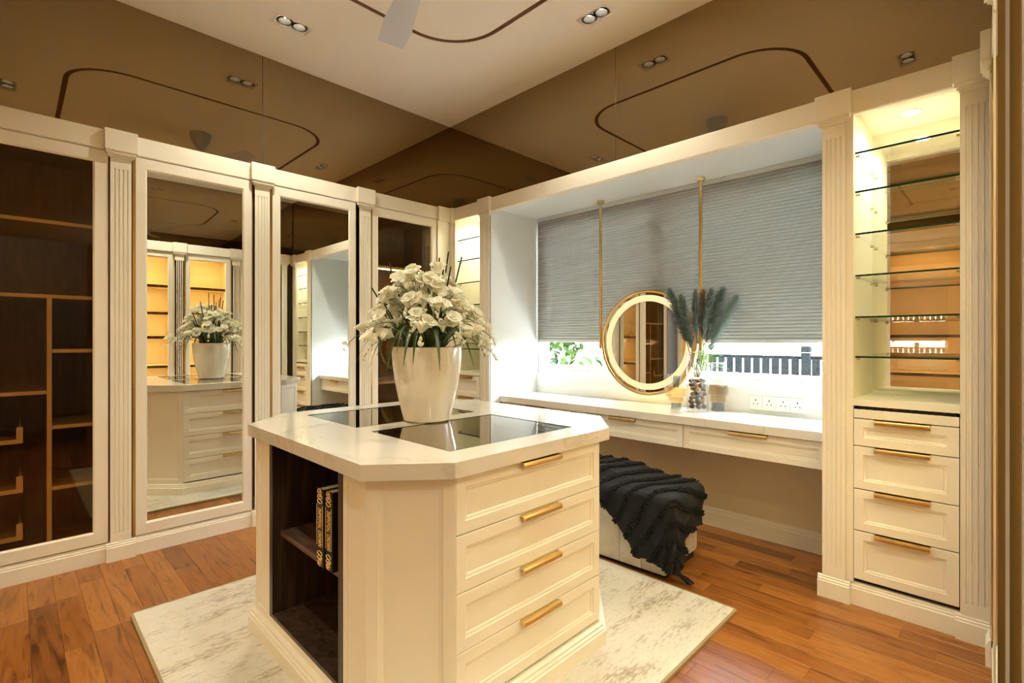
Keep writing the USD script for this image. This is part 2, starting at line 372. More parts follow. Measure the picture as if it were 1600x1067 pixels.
# ------------------------------------------------------------------ fluted pilasters
def pilaster(w, u, label, wd=.092, o=.018, base=True, group=None):
    h = wd / 2; loc = w(trimesh.Trimesh([[u, 0, 0]] * 3, [[0, 1, 2]], process=False)).vertices[0]
    t = thing('fluted_pilaster', label, 'pilaster', loc, group)
    f, nf, gw = [], 4, wd * .105
    pts = [(-h, -.0006), (-h, -o + .012)]
    for i in range(nf):
        c = -h + wd * (i + 1) / (nf + 1)
        pts += [(c - gw / 2, -o + .012), (c - gw / 4, -o + .0165), (c + gw / 4, -o + .0165), (c + gw / 2, -o + .012)]
    pts += [(h, -o + .012), (h, -.0006)]
    sh = prism(Polygon(pts), .15, 2.13); sh.apply_translation([u, 0, 0])
    part('shaft', at(w, cat(sh, box(u - h, u + h, -o + .012, -.0006, .10, .15), box(u - h, u + h, -o + .012, -.0006, 2.13, 2.19))), 'cream_paint', t)
    c = [prof(u - h - a, u + h + a, [(-.0006, v0), (-.0006, v1), (-o + .012 - a, v1), (-o + .012 - a, v0)]) for a, v0, v1 in ((.006, 2.188, 2.197), (.013, 2.195, 2.208), (.020, 2.206, 2.224))]
    part('capital', at(w, cat(box(u - h - .026, u + h + .026, -o - .014, -.0006, 2.222, ZF + .004, .002), *c)), 'cream_paint', t)
    if base:
        part('base', at(w, cat(prof(u - h - .018, u + h + .018, [(-.0006 if d > .04 else min(-.0012, d - o), v) for d, v in PL]))), 'cream_paint', t)
    return t
pilaster(W1, .422, 'fluted cream pilaster between the wide bronze-glass wardrobe and the first mirrored door')
pilaster(W1, 1.151, 'fluted cream pilaster between the two mirrored wardrobe doors')
pilaster(W1, 1.882, 'fluted cream pilaster between second mirrored door and corner bronze-glass wardrobe')
pilaster(W2, -.572, 'fluted cream pilaster between the window desk and the tall lit niche on the right')
pilaster(W2, -.088, 'fluted cream pilaster at the far right beyond the lit niche', wd=.09)
pilaster(W2, -2.975, 'fluted cream pilaster at the left end of the window recess')
struct('trim_5', at(W1, cat(box(2.556, 2.688, -.008, .02, .101, 2.224), box(2.552, 2.69, -.028, .02, 2.21, ZF + .003, .002), box(2.60, 2.69, -.02, .02, 0, .101))), 'cream_paint')
struct('trim_6', at(W2, cat(box(-3.43, -3.40, -.01, .02, .101, 2.224), box(-3.44, -3.385, -.022, .02, 2.2, ZF + .003, .002))), 'cream_paint')

# ------------------------------------------------------------------ wardrobes
def carcass(u0, u1, z0=.101, z1=2.222, dep=.52, d0=.024):
    t = .018
    return cat(box(u0, u0 + t, d0, dep, z0, z1), box(u1 - t, u1, d0, dep, z0, z1), box(u0 + t, u1 - t, dep - t, dep, z0, z1), box(u0 + t, u1 - t, d0, dep - t, z0, z0 + t), box(u0 + t, u1 - t, d0, dep - t, z1 - t, z1))

def wardrobe(w, u0, u1, pane, board, label, handle_left=True, stile=.054, z0=.106, z1=2.218, pane_label=None, dface=.003, gold=(-.0, .02)):
    mid = w(trimesh.Trimesh([[(u0 + u1) / 2, .25, 0]] * 3, [[0, 1, 2]], process=False)).vertices[0]
    t = thing('wardrobe', label, 'wardrobe', mid)
    part('carcass', at(w, carcass(u0 - .014, u1 + .014, d0=dface + .021)), board, t)
    d = part('door', at(w, frame(u0 + .002, u1 - .002, z0, z1, dface, .019, stile, .068)), 'cream_paint', t)
    part('mirror_pane' if 'mirror' in pane else 'glass_pane', at(w, box(u0 + stile - .006, u1 - stile + .006, dface + .010, dface + .015, z0 + .062, z1 - .062)), pane, d, pane_label)
    a = u0 - .012 if handle_left else u1 - .002
    part('edge_handle', at(w, cat(box(a, a + .005, .0 + gold[0], gold[1], z0, z1), box(a + .005, a + .014, .004 + gold[0], gold[1], z0, z1))), 'bronze_metal', d, 'full-height gold edge handle')
    return t

def board_shelf(w, t, u0, u1, z, d0, d1, board, edge='pale_edge', th=.018):
    s = part('shelf', at(w, box(u0, u1, d0 + .002, d1, z - th, z)), board, t)
    part('edge_band', at(w, box(u0, u1, d0, d0 + .002, z - th, z)), edge, s)
    return s

# wide bronze-glass wardrobe on the left: divider, shelves, three pull-out trays
t = wardrobe(W1, -.27, .371, 'bronze_glass', 'wardrobe_board', 'wardrobe with bronze glass door, pale-edged shelves and trays at far left', stile=.064)
di = part('divider', at(W1, box(.127, .146, .034, .50, .12, 1.412)), 'wardrobe_board', t)
part('edge_band', at(W1, box(.127, .146, .032, .034, .12, 1.412)), 'pale_edge', di)
board_shelf(W1, t, -.2795, .3805, 1.43, .032, .50, 'wardrobe_board')
board_shelf(W1, t, -.2795, .3805, 1.81, .032, .50, 'wardrobe_board')
for z in (1.150, .758, .445): board_shelf(W1, t, .147, .3805, z, .032, .50, 'wardrobe_board')
board_shelf(W1, t, -.2795, .126, .940, .032, .50, 'wardrobe_board')
for z in (.685, .440, .205):
    s = part('tray', at(W1, cat(box(-.25, .035, .044, .48, z, z + .012), box(.026, .035, .044, .48, z, z + .085), box(-.25, -.241, .044, .48, z, z + .085))), 'wardrobe_board', t)
    part('tray_front', at(W1, cat(box(-.25, .040, .032, .043, z, z + .020), box(.016, .040, .032, .043, z + .020, z + .080), box(-.25, -.226, .032, .043, z + .020, z + .080))), 'pale_edge', s, 'pale tray front with scooped middle')
wardrobe(W1, .485, 1.092, 'silver_mirror', 'wardrobe_board', 'tall mirrored wardrobe door reflecting the drawer island and flowers')
wardrobe(W1, 1.214, 1.812, 'silver_mirror', 'wardrobe_board', 'tall mirrored wardrobe door reflecting the window desk and pampas')
t = wardrobe(W1, 1.944, 2.553, 'bronze_glass', 'wardrobe_board', 'wardrobe with bronze glass door in the corner, partly behind the flowers')
for z in (1.78, 1.35, .87): board_shelf(W1, t, 1.9345, 2.5625, z, .032, .50, 'wardrobe_board')
part('led_strip', at(W1, box(1.95, 2.545, .05, .06, 1.752, 1.760)), 'led_shelf', t, 'lit strip under the shelf')
# amber-lit wardrobes on the near wall (seen in the mirrors)
def amber(w, u0, u1, label, shelves, left=True, pane='amber_glass', led='led_amber'):
    t = wardrobe(w, u0, u1, pane, 'amber_board', label, left, dface=.02, gold=(.0, .04))
    for z in shelves:
        s = part('shelf', at(w, box(u0 + .0045, u1 - .0045, .06, .49, z - .016, z)), 'amber_board', t)
        part('edge_band', at(w, box(u0 + .0045, u1 - .0045, .055, .06, z - .030, z)), 'walnut', s)
    part('led_strip', at(w, cat(*[box(u0 + .02, u1 - .02, .075, .105, z - .024, z - .0195) for z in [2.19] + list(shelves)])), led, t, 'warm lit strips under the shelves')
    return t
amber(W3, .19, .640, 'amber-lit wardrobe behind the far right gold edge, seen in mirrors', (1.83, 1.53, 1.25, .9), True)
pilaster(W3, .115, 'cream corner pilaster whose capital shows against the far right gold edge', wd=.07, o=.016)
amber(W3, .756, 1.242, 'amber-lit glass wardrobe behind the flowers in the first mirrored door', (1.83, 1.53, 1.25, .9), False)
amber(W3, 1.352, 1.86, 'amber-lit glass wardrobe at the left edge in the first mirrored door', (1.835, 1.52, 1.24, .9), False)
for uu, lb in ((.70, 'fluted cream pilaster right of the flowers in the first mirror reflection'), (1.298, 'fluted cream pilaster left of the flowers in the first mirror reflection')):
    pilaster(W3, uu, lb, wd=.09, o=.0135, base=False)
for i, (a, b) in enumerate(((.25, .95), (1.06, 1.74), (1.85, 2.53), (2.64, 3.32))):
    amber(W4, a, b, ['amber-lit wardrobe facing the window, nearest the doorway', 'amber-lit wardrobe facing the window, second from the doorway', 'amber-lit wardrobe facing the window, third from the doorway', 'amber-lit wardrobe facing the window, next to the bronze-glass wardrobe'][i], (1.83, 1.25, .85), True, 'bronze_amber_glass', 'led_amber_low')
for uu, lb in ((1.005, 'first'), (1.795, 'middle'), (2.585, 'last')):
    pilaster(W4, uu, f'fluted cream pilaster among amber wardrobes facing the window, {lb} from the doorway', base=False)

# doorway edge at the far right: gold profiles with a pale strip between
dr = thing('door_1', None, None, (.74, 0, 0), kind='structure')
yj = -.0278 + .028 * .75 - .0
def nn(a): return .75 * a
part('gold_profile', box(.742, .765, nn(.0026), nn(.0104), 0, 2.9), 'bronze_metal', dr)
part('pale_strip', box(.738, .765, nn(-.0016), nn(.0026), 0, 2.9), 'trim_white', dr)
part('gold_profile', box(.745, .765, nn(-.0155) + .002, nn(-.0016), 0, 2.9), 'bronze_metal', dr)
part('door_jamb', box(.725, .77, -.13, nn(-.0135), 0, 2.9), 'cream_paint', dr)

# ------------------------------------------------------------------ pull handles and drawer fronts
def pull(w, uc, z, wd=.195, d0=0.0):
    a = prof(uc - wd / 2, uc + wd / 2, [(d0 + .012, z + .002), (d0 - .014, z + .002), (d0 - .018, z + .001), (d0 - .0215, z - .005), (d0 - .0225, z - .010), (d0 - .0215, z - .015), (d0 - .018, z - .0185), (d0 - .0155, z - .018), (d0 - .016, z - .004), (d0 + .012, z - .0015)])
    return at(w, a)

# ------------------------------------------------------------------ lit display niches
def niche(u0, u1, label, blank, mirror):
    mid = W2(trimesh.Trimesh([[(u0 + u1) / 2, .2, 0]] * 3, [[0, 1, 2]], process=False)).vertices[0]
    t = thing('display_cabinet', label, 'display cabinet', mid)
    D, zs, zt = .45, .93, 2.25
    f = .03
    part('carcass', at(W2, cat(box(u0 - f, u0, .012, D + .03, .101, zt + .06), box(u1, u1 + f, .012, D + .03, .101, zt + .06), box(u0, u1, D + .012, D + .03, .101, zt + .06))), 'niche_paint', t)
    # niche top, drilled for its downlight
    top = prism(sbox(u0, .006, u1, D + .012).difference(Point((u0 + u1) / 2, .24).buffer(.03, 12)), zt, zt + .02)
    part('top_panel', at(W2, top), 'niche_paint', t)
    part('face_frame', at(W2, cat(box(u0 - f, u0, .003, .012, .101, 2.224), box(u1, u1 + f, .003, .012, .101, 2.224), box(u0, u1, .0, .02, zs - .028, zs), )), 'cream_paint', t)
    part('niche_floor', at(W2, box(u0, u1, .020, D + .012, zs - .02, zs)), 'niche_paint', t)
    if mirror:
        part('mirror_back', at(W2, box(u0, u1, D, D + .006, zs + .018, zt)), 'silver_mirror', t, 'mirror back of the niche')
    dl = part('downlight_ring', W2(lathe([(.030, zt - .001), (.033, zt - .005), (.040, zt - .004), (.043, zt), (.030, zt)], 28, ((u0 + u1) / 2, .24, 0))), 'trim_white', t)
    part('lamp', W2(lathe([(0, zt + .012), (.024, zt + .012), (.024, zt + .016), (0, zt + .016)], 20, ((u0 + u1) / 2, .24, 0))), 'lamp_niche', dl)
    for z in (2.055, 1.877, 1.685, 1.495, 1.306, 1.125):
        s = part('glass_shelf', at(W2, box(u0 + .002, u1 - .002, .034, D - .008, z - .008, z)), 'shelf_glass', t)
        part('front_edge', at(W2, box(u0 + .002, u1 - .002, .031, .034, z - .008, z)), 'glass_edge_green', s, 'dark green front edge of the shelf')
        for uu, sg in ((u0, 1), (u1, -1)):
            for dd in (.06, D - .05):
                part('shelf_pin', at(W2, box(uu, uu + sg * .014, dd - .006, dd + .006, z - .017, z - .0085, .001)), 'gold_metal', s)
    zz = [.902, .846] if blank else [.902]
    if blank:
        part('tray_slot', at(W2, box(u0 + .012, u1 - .012, .012, .03, .884, .902)), 'shadow_gap', t)
        part('blank_front', at(W2, box(u0 + .002, u1 - .002, .0, .02, .847, .886, .0015)), 'cream_paint', t)
        rows = [(.724, .843), (.530, .720), (.342, .526), (.122, .338)]
    else:
        rows = [(.722, .898), (.530, .718), (.342, .526), (.122, .338)]
    for a, b in rows:
        dw = part('drawer', at(W2, shaker(u0 + .002, u1 - .002, a, b, 0.0, .02, .036)), 'cream_paint', t)
        part('handle', pull(W2, (u0 + u1) / 2 - .005, b - .002, .19), 'bronze_metal', dw, 'long gold edge pull')
    part('shadow_back', at(W2, box(u0, u1, .021, .03, .105, .884)), 'shadow_gap', t)
    return t
niche(-.497, -.137, 'tall lit display niche with green-edged glass shelves above four drawers, right end', True, True)
niche(-3.372, -3.052, 'lit display niche with glass shelves in the far corner behind the flowers', False, False)

# ------------------------------------------------------------------ window, blind
w = thing('window_1', None, None, (3.3, 1.77, .905), kind='structure')
fx0, fx1, ya, yb, za, zb = 3.275, 3.335, .622, 2.925, .908, 2.253
WF = Wall((fx0, 0, 0), (0, -1, 0))
part('outer_frame', at(WF, frame(-yb, -ya, za, zb, 0, .06, .036)), 'window_white', w)
part('sash_frame', at(WF, frame(-yb + .036, -1.79, za + .036, zb - .036, .012, .035, .042)), 'window_white', w)
part('sash_frame', at(WF, frame(-1.77, -ya - .036, za + .036, zb - .036, .024, .035, .042)), 'window_white', w)
part('glass_pane', at(WF, box(-yb + .07, -1.82, .026, .030, za + .07, zb - .07)), 'window_glass', w)
part('glass_pane', at(WF, box(-1.74, -ya - .07, .040, .044, za + .07, zb - .07)), 'window_glass', w)
part('sill', box(3.235, 3.30, .619, 2.928, .892, .910, .003), 'window_white', w)
part('sill', box(3.30, 3.45, .619, 2.928, .880, .907, .003), 'window_white', w)
b = thing('window_blind', 'grey pleated cellular blind lowered over most of the window', 'blind', (3.262, 1.77, 1.19))
pz = np.arange(1.202, 2.236, .0105); n = len(pz)
fr_ = np.where(np.arange(n) % 2 == 0, 3.243, 3.2565)
pts = [(fr_[i], pz[i]) for i in range(n)] + [(fr_[i] + .010, pz[i]) for i in range(n - 1, -1, -1)]
m = trimesh.creation.extrude_polygon(Polygon(pts), 2.285, engine='earcut'); v = m.vertices
m.vertices = np.stack([v[:, 0], v[:, 2] + .632, v[:, 1]], 1)
part('pleated_cloth', m, 'blind_cloth', b, smooth=False)
part('bottom_rail', box(3.247, 3.272, .632, 2.917, 1.178, 1.203, .003), 'rail_silver', b, 'pale silver bottom rail')
part('head_rail', box(3.240, 3.275, .630, 2.919, 2.222, 2.252, .003), 'rail_silver', b, 'pale head rail')

# ------------------------------------------------------------------ vanity desk
part_w = single('vanity_worktop', box(2.80, 3.247, .620, 2.927, .697, .745, .002), 'marble', 'long white marble worktop running under the window', 'worktop')
vd = thing('vanity_drawer_unit', 'floating row of cream drawers under the marble window worktop', 'drawer unit', (3.0, 1.77, .555))
W5 = Wall((2.82, 0, 0), (0, -1, 0))
part('body', box(2.845, 3.19, .625, 2.922, .562, .694), 'cream_paint', vd)
for a, bb in ((.630, 1.370), (1.374, 2.196), (2.200, 2.920)):
    dw = part('drawer', at(W5, shaker(-bb, -a, .556, .692, 0, .02, .034)), 'cream_paint', vd)
    part('handle', pull(W5, -(a + bb) / 2, .690, .20), 'bronze_metal', dw, 'gold edge pull')

# ------------------------------------------------------------------ sockets
sk = thing('socket_panel', 'white panel of four three-pin power sockets above the worktop', 'power socket', (XW, .985, .765))
part('back_plate', box(XW - .004, XW, .832, 1.146, .764, .856, .002), 'socket_white', sk)
for i in range(4):
    y0 = .834 + .0775 * i; p = part('socket', box(XW - .008, XW - .004, y0 + .001, y0 + .0765, .767, .853, .0015), 'socket_white', sk)
    c = y0 + .038
    part('pin_hole', cat(box(XW - .0084, XW - .007, c - .003, c + .003, .822, .832), box(XW - .0084, XW - .007, c + .009, c + .015, .800, .806), box(XW - .0084, XW - .007, c - .015, c - .009, .800, .806)), 'pin_dark', p)
    part('rocker', box(XW - .0105, XW - .007, c - .028, c - .014, .836, .846, .001), 'socket_white', p)

# ------------------------------------------------------------------ hanging round mirror with light ring
XM_, YM_, ZM_, RM = 3.16, 1.805, 1.180, .372
hm = thing('hanging_mirror', 'round gold-framed mirror with glowing ring hung before the window', 'mirror', (XM_, YM_, ZM_))
def ring(profile, seg=96):
    """profile (r, x-offset) turned about the mirror's axis (x)"""
    k = 2 * PI / seg
    rings = [[(XM_ + o, YM_ + r * math.cos(i * k), ZM_ + r * math.sin(i * k)) for r, o in profile] for i in range(seg)]
    return loft(rings, closed=True)
part('frame', ring([(RM - .012, .02), (RM - .016, -.012), (RM - .012, -.018), (RM - .003, -.018), (RM, -.012), (RM, .02)]), 'gold_metal', hm)
part('inner_frame', ring([(RM - .022, .016), (RM - .022, -.008), (RM - .017, -.010), (RM - .0165, .016)]), 'gold_metal', hm)
def disc(r, x0, x1, seg=72):
    a = np.linspace(0, 2 * PI, seg, endpoint=False)
    return loft([[(x, YM_ + r * math.cos(t_), ZM_ + r * math.sin(t_)) for t_ in a] for x in (x0, x1)])
part('mirror_glass', disc(RM - .0225, -.002 + XM_, XM_ + .004), 'silver_mirror', hm)
part('back_plate', disc(RM - .02, XM_ + .006, XM_ + .018), 'bronze_metal', hm)
part('light_ring', ring([(.290, -.0022), (.290, -.0035), (.334, -.0035), (.334, -.0022)]), 'ring_glow', hm, 'glowing warm light ring')
for s in (-1, 1):
    yr = YM_ + s * (RM + .018)
    rd = part('rod', lathe([(0, 1.13), (.011, 1.13), (.011, 2.249), (0, 2.249)], 20, (XM_, yr, 0)), 'gold_metal', hm)
    part('ceiling_flange', lathe([(0, 2.232), (.020, 2.232), (.026, 2.238), (.026, 2.2525), (0, 2.2525)], 24, (XM_, yr, 0)), 'gold_metal', rd)
    part('pivot', box(XM_ - .008, XM_ + .008, min(yr, yr - s * .022), max(yr, yr - s * .022), 1.172, 1.188), 'gold_metal', rd)

# ------------------------------------------------------------------ drawer island
ZB = .012
isl = thing('drawer_island', 'octagonal cream drawer island with marble top and bronze glass insets', 'island', (1.29, 1.78, ZB))
BP = [(.715, 1.305), (.912, 1.14), (1.632, 1.14), (1.872, 1.335), (1.872, 2.22), (1.66, 2.418), (.93, 2.418), (.715, 2.21)]
SP = [(.687, 1.280), (.888, 1.112), (1.672, 1.120), (1.90, 1.322), (1.90, 2.235), (1.69, 2.446), (.922, 2.446), (.690, 2.229)]
def moff(P, o):
    P = np.array(P); n = len(P); out = []
    for i in range(n):
        a, b_, c = P[i - 1], P[i], P[(i + 1) % n]
        d1 = (b_ - a) / np.linalg.norm(b_ - a); d2 = (c - b_) / np.linalg.norm(c - b_)
        n1, n2 = np.array([d1[1], -d1[0]]), np.array([d2[1], -d2[0]])
        k = n1 + n2; out.append(b_ + k * o / (k @ n1))
    return np.array(out)
def pring(P, o, z): return [(x_, y_, z) for x_, y_ in moff(P, o)]
insets = [(.966, 1.582, 1.236, 1.716), (.966, 1.582, 1.834, 2.302)]
NY0, NY1, NZ0 = 1.443, 2.056, .118
core = prism(Polygon(moff(BP, -.022)), ZB + .07, .803)
core = bool_sub(core, [box(.60, 1.05, NY0, NY1, NZ0, .83)] + [box(a + .01, c - .01, e + .01, g - .01, .72, .9) for a, c, e, g in insets])
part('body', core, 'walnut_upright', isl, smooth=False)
top = Polygon(moff(SP, 0))
hole = top
for a, c, e, g in insets: hole = hole.difference(sbox(a, e, c, g))
part('worktop', prism(hole, .804, .850), 'marble', isl, 'white marble top with angled corners', smooth=False)
for a, c, e, g in insets:
    part('glass_inset', box(a + .001, c - .001, e + .001, g - .001, .838, .849, .001), 'island_glass', isl, 'reflective bronze glass inset')
    part('inset_rim', cat(box(a + .0002, a + .001, e, g, .830, .8505), box(c - .001, c - .0002, e, g, .830, .8505), box(a, c, e + .0002, e + .001, .830, .8505), box(a, c, g - .001, g - .0002, .830, .8505)), 'joint_dark', isl)
part('plinth', loft([pring(BP, o, z) for o, z in ((.026, ZB), (.026, .062), (.021, .066), (.021, .073), (.014, .077), (.014, .085), (.004, .092), (-.03, .092))]), 'cream_paint', isl)
def face(p0, p1):
    p0, p1 = np.array(p0), np.array(p1); d = p1 - p0
    return Wall((p0[0], p0[1], 0), (d[0], d[1], 0)), float(np.linalg.norm(d))
def slab_panel(w_, a, b_, z0=.092, z1=.803, st=.03): return part('panel', at(w_, shaker(a, b_, z0, z1, 0, .022, st, .007)), 'cream_paint', isl)
# polygon is counter-clockwise, so each face runs with its outside on the right hand
for i, j in ((0, 1), (2, 3), (4, 5), (6, 7)):
    wf, L = face(BP[i], BP[j]); slab_panel(wf, 0, L, st=.036)
wf, L = face(BP[3], BP[4])
for k in range(2): slab_panel(wf, L * k / 2, L * (k + 1) / 2 - .001, st=.05)
wf, L = face(BP[7], BP[0])               # book side: narrow panels either side of the open niche
slab_panel(wf, 0, 2.21 - NY1 - .001, st=.028); slab_panel(wf, 2.21 - NY0 + .001, L, st=.028)
th = .030
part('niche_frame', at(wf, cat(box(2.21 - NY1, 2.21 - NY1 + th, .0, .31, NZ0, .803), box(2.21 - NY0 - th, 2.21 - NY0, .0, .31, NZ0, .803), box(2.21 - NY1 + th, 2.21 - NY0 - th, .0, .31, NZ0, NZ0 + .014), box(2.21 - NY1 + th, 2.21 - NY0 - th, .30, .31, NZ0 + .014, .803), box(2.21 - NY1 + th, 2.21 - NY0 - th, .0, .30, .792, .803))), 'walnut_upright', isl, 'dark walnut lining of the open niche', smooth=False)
part('niche_shelf', at(wf, box(2.21 - NY1 + th + .001, 2.21 - NY0 - th - .001, .030, .299, .430, .450, .001)), 'walnut', isl, 'dark walnut shelf')
part('kick_board', at(wf, box(2.21 - NY1, 2.21 - NY0, .0, .02, .088, NZ0)), 'cream_paint', isl)
for fa, fb in ((1, 2), (5, 6)):
    wf, L = face(BP[fa], BP[fb]); a, b_ = .002, L - .002
    zs = [.100, .276, .452, .624, .800]
    for z0, z1 in zip(zs[:-1], zs[1:]):
        dw = part('drawer', at(wf, shaker(a, b_, z0 + .0015, z1 - .0015, 0, .022, .036)), 'cream_paint', isl)
        part('handle', pull(wf, (1.28 - .912) if fa == 1 else (1.66 - 1.30), z1 - .004 if z1 < .79 else z1 - .006, .195), 'gold_metal', dw, 'gold edge pull')

# books in the island niche
def book(y0, y1, x0, label):
    z0, z1 = .4505, .708
    t = thing('book', label, 'book', (x0, (y0 + y1) / 2, z0), group=None)
    dep = .20
    part('cover', cat(box(x0, x0 + .004, y0, y1, z0, z1, .0015), box(x0 + .003, x0 + dep, y0, y0 + .003, z0, z1, .001), box(x0 + .003, x0 + dep, y1 - .003, y1, z0, z1, .001)), 'leather_black', t)
    part('pages', box(x0 + .005, x0 + dep - .004, y0 + .0035, y1 - .0035, z0 + .003, z1 - .004), 'paper', t)
    m = meshkit.text_mesh('IMPKPIAL CROWN', .0215, .0006, bold=True)
    ext = m.bounds[1, 0]; sc = .128 / ext
    v = m.vertices.copy(); yc = (y0 + y1) / 2
    m.vertices = np.stack([x0 - v[:, 2] - .0002, yc + .0105 - v[:, 1] * 1.0, .645 - v[:, 0] * sc], 1); m.invert() if m.volume < 0 else None
    part('spine_title', m, 'gold_foil', t, 'gold spine lettering', smooth=False)
    ys, xx = (y1 - y0), x0 - .0008
    def loop(f, n=40): return tube([(xx, yc + a, c) for a, c in (f(i / n) for i in range(n + 1))], .0016, 6)
    orn = []
    h = ys * .36
    for sgn in (1, -1):
        zc = (.645 + .012) if sgn > 0 else (.645 - .128 - .012)
        orn.append(loop(lambda q: (h * math.sin(2 * PI * q), zc + sgn * (.002 + .030 * q))))
        orn.append(loop(lambda q: (-h * math.sin(2 * PI * q), zc + sgn * (.002 + .030 * q))))
        orn.append(loop(lambda q: (h * (.9 - .8 * q) * math.cos(3.5 * PI * q), zc + sgn * (.036 + h * (.9 - .7 * q) * math.sin(3.5 * PI * q)))))
    for s in (-1, 1): orn.append(tube([(xx, yc + s * ys * .42, .520), (xx, yc + s * ys * .42, .655)], .0013, 6))
    part('spine_ornament', cat(*orn), 'gold_foil', t, 'gold scrollwork border', smooth=True)
book(1.5845, 1.634, .718, 'black book with gold spine lettering, the left of the two')
book(1.534, 1.5825, .724, 'black book with gold spine lettering, the right of the two, against the niche side')

# ------------------------------------------------------------------ rug
rug = thing('area_rug', 'cream and grey distressed rug with brown bound edge under the island', 'rug', (1.31, 1.77, 0))
rp_ = rrect(.362, 2.262, .845, 2.702, .02)
part('binding', prism(rp_.difference(rp_.buffer(-.012)), .0005, .011), 'rug_binding', rug, 'brown bound edge')
part('pile', prism(rp_.buffer(-.011), .0005, .012), 'rug_pile', rug)

# ------------------------------------------------------------------ upholstered bench with throw
TH = math.radians(2.5)
WB = Wall((2.303, 1.200, 0), (math.cos(TH), math.sin(TH), 0))     # u across (0..BW), d along (0..BL)
BW, BL, BH, BZ = .385, .93, .415, .014
bench = thing('upholstered_bench', 'beige velvet bench with vertical seams beside the island', 'bench', (2.5, 1.6, 0))
def rbox(x0, x1, y0, y1, z0, z1, r, n=4):
    pts = []
    for sx in (0, 1):
        for sy in (0, 1):
            for sz in (0, 1):
                c = np.array([x0 + r if not sx else x1 - r, y0 + r if not sy else y1 - r, z0 + r if not sz else z1 - r])
                for i in range(n + 1):
                    for j in range(n + 1):
                        t1, t2 = PI / 2 * i / n, PI / 2 * j / n
                        v = np.array([math.cos(t1) * math.cos(t2), math.cos(t1) * math.sin(t2), math.sin(t1)])
                        pts.append(c + r * v * np.array([1 if sx else -1, 1 if sy else -1, 1 if sz else -1]))
    return hull(pts)
part('top_cushion', at(WB, rbox(0, BW, 0, BL, BZ + .02, BH, .028)), 'bench_velvet', bench, smooth=50)
npan = 7
for i in range(npan):
    a, b_ = .012 + (BL - .024) * i / npan, .012 + (BL - .024) * (i + 1) / npan
    part('side_panel', at(WB, rbox(-.004, .03, a + .0008, b_ - .0008, BZ + .004, BH - .03, .0038, 2)), 'bench_velvet', bench)
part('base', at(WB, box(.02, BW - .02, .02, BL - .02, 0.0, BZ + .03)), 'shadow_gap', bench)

# throw: sheet (a along, b across) folded over the bench's top, near end and left side
def lump(b_, a):
    w = .5 + .5 * math.sin(15 * (a + .5 * b_) + 1.2 * math.sin(9 * b_))
    e = min(1, max(0, b_) / .08) * min(1, max(0, a) / .10) * min(1, max(0, .385 - b_) / .05)
    return e * (.004 + .018 * w + .045 * max(0, min(1, (a - .15) / .35)))
def throw_point(b_, a, lift=0.0):
    r = .030
    wob = .010 * math.sin(23 * a + 4 * b_) + .007 * math.sin(31 * b_ - 9 * a)
    top = BH + .006 + lift
    ca, cb = a < 0, b_ < 0
    if not ca and not cb:
        return (b_, a, top + lump(b_, a) + .004)
    la, lb = max(0, -a), max(0, -b_); L = math.hypot(la, lb)
    phi = math.atan2(la, lb)                     # 0: over the left side, pi/2: over the near end
    ang = min(L / r, PI / 2)
    out = r * math.sin(ang) - r; dz = r * (1 - math.cos(ang)) + max(0, L - r * PI / 2)
    both = 1.0 if (ca and cb) else 0.0
    flare = .010 + .10 * max(0, L - .05) * math.sin(2 * phi) * (1 + .4 * math.sin(6 * phi)) + .008 * math.sin(34 * a - 8 * b_) * min(1, L / .08)  + (.5 * abs(wob) + .004) * min(1, L / .05) + lift * min(1, L / .06)
    o = out + r + flare - .022 * 0
    lf = lift * (1 - min(1, L / .06))
    return (max(b_, 0) - o * math.cos(phi) if cb else b_, max(a, 0) - o * math.sin(phi) if ca else a, BH + .006 + lf - dz)
hem = Polygon([(.345, -.07), (.335, -.155), (.318, -.235), (.25, -.225), (.16, -.235), (.10, -.26), (.095, -.33), (.03, -.385), (-.06, -.385), (-.17, -.345), (-.25, -.295), (-.315, -.20), (-.36, -.08), (-.372, .03), (-.345, .10), (-.352, .15), (-.285, .19), (-.215, .26), (-.15, .335), (-.085, .40), (-.06, .52), (-.03, .68), (.06, .80), (.20, .84), (.36, .80), (.372, .40), (.365, .15)])
ph = prep(hem)
g = .0062; nb, na = int(.78 / g), int(1.28 / g); idx = {}; V = []
for i in range(nb):
    for j in range(na):
        b_, a = -.385 + i * g, -.40 + j * g
        if ph.contains(Point(b_, a)):
            idx[i, j] = len(V); V.append(throw_point(b_, a))
Fc = []
for (i, j) in idx:
    if (i + 1, j) in idx and (i, j + 1) in idx and (i + 1, j + 1) in idx:
        p, q, r_, s = idx[i, j], idx[i + 1, j], idx[i + 1, j + 1], idx[i, j + 1]; Fc += [[p, q, r_], [p, r_, s]]
sheet = trimesh.Trimesh(V, Fc, process=False)
nrm = sheet.vertex_normals
back = trimesh.Trimesh(np.array(V) - nrm * .004, [f[::-1] for f in Fc], process=False)
tr = thing('throw_blanket', 'black throw with tufted stripes draped over the beige bench', 'blanket', (2.45, 1.4, .2))
part('cloth', at(WB, cat(sheet, back)), 'throw_black', tr, smooth=True)
rt = np.random.RandomState(4)
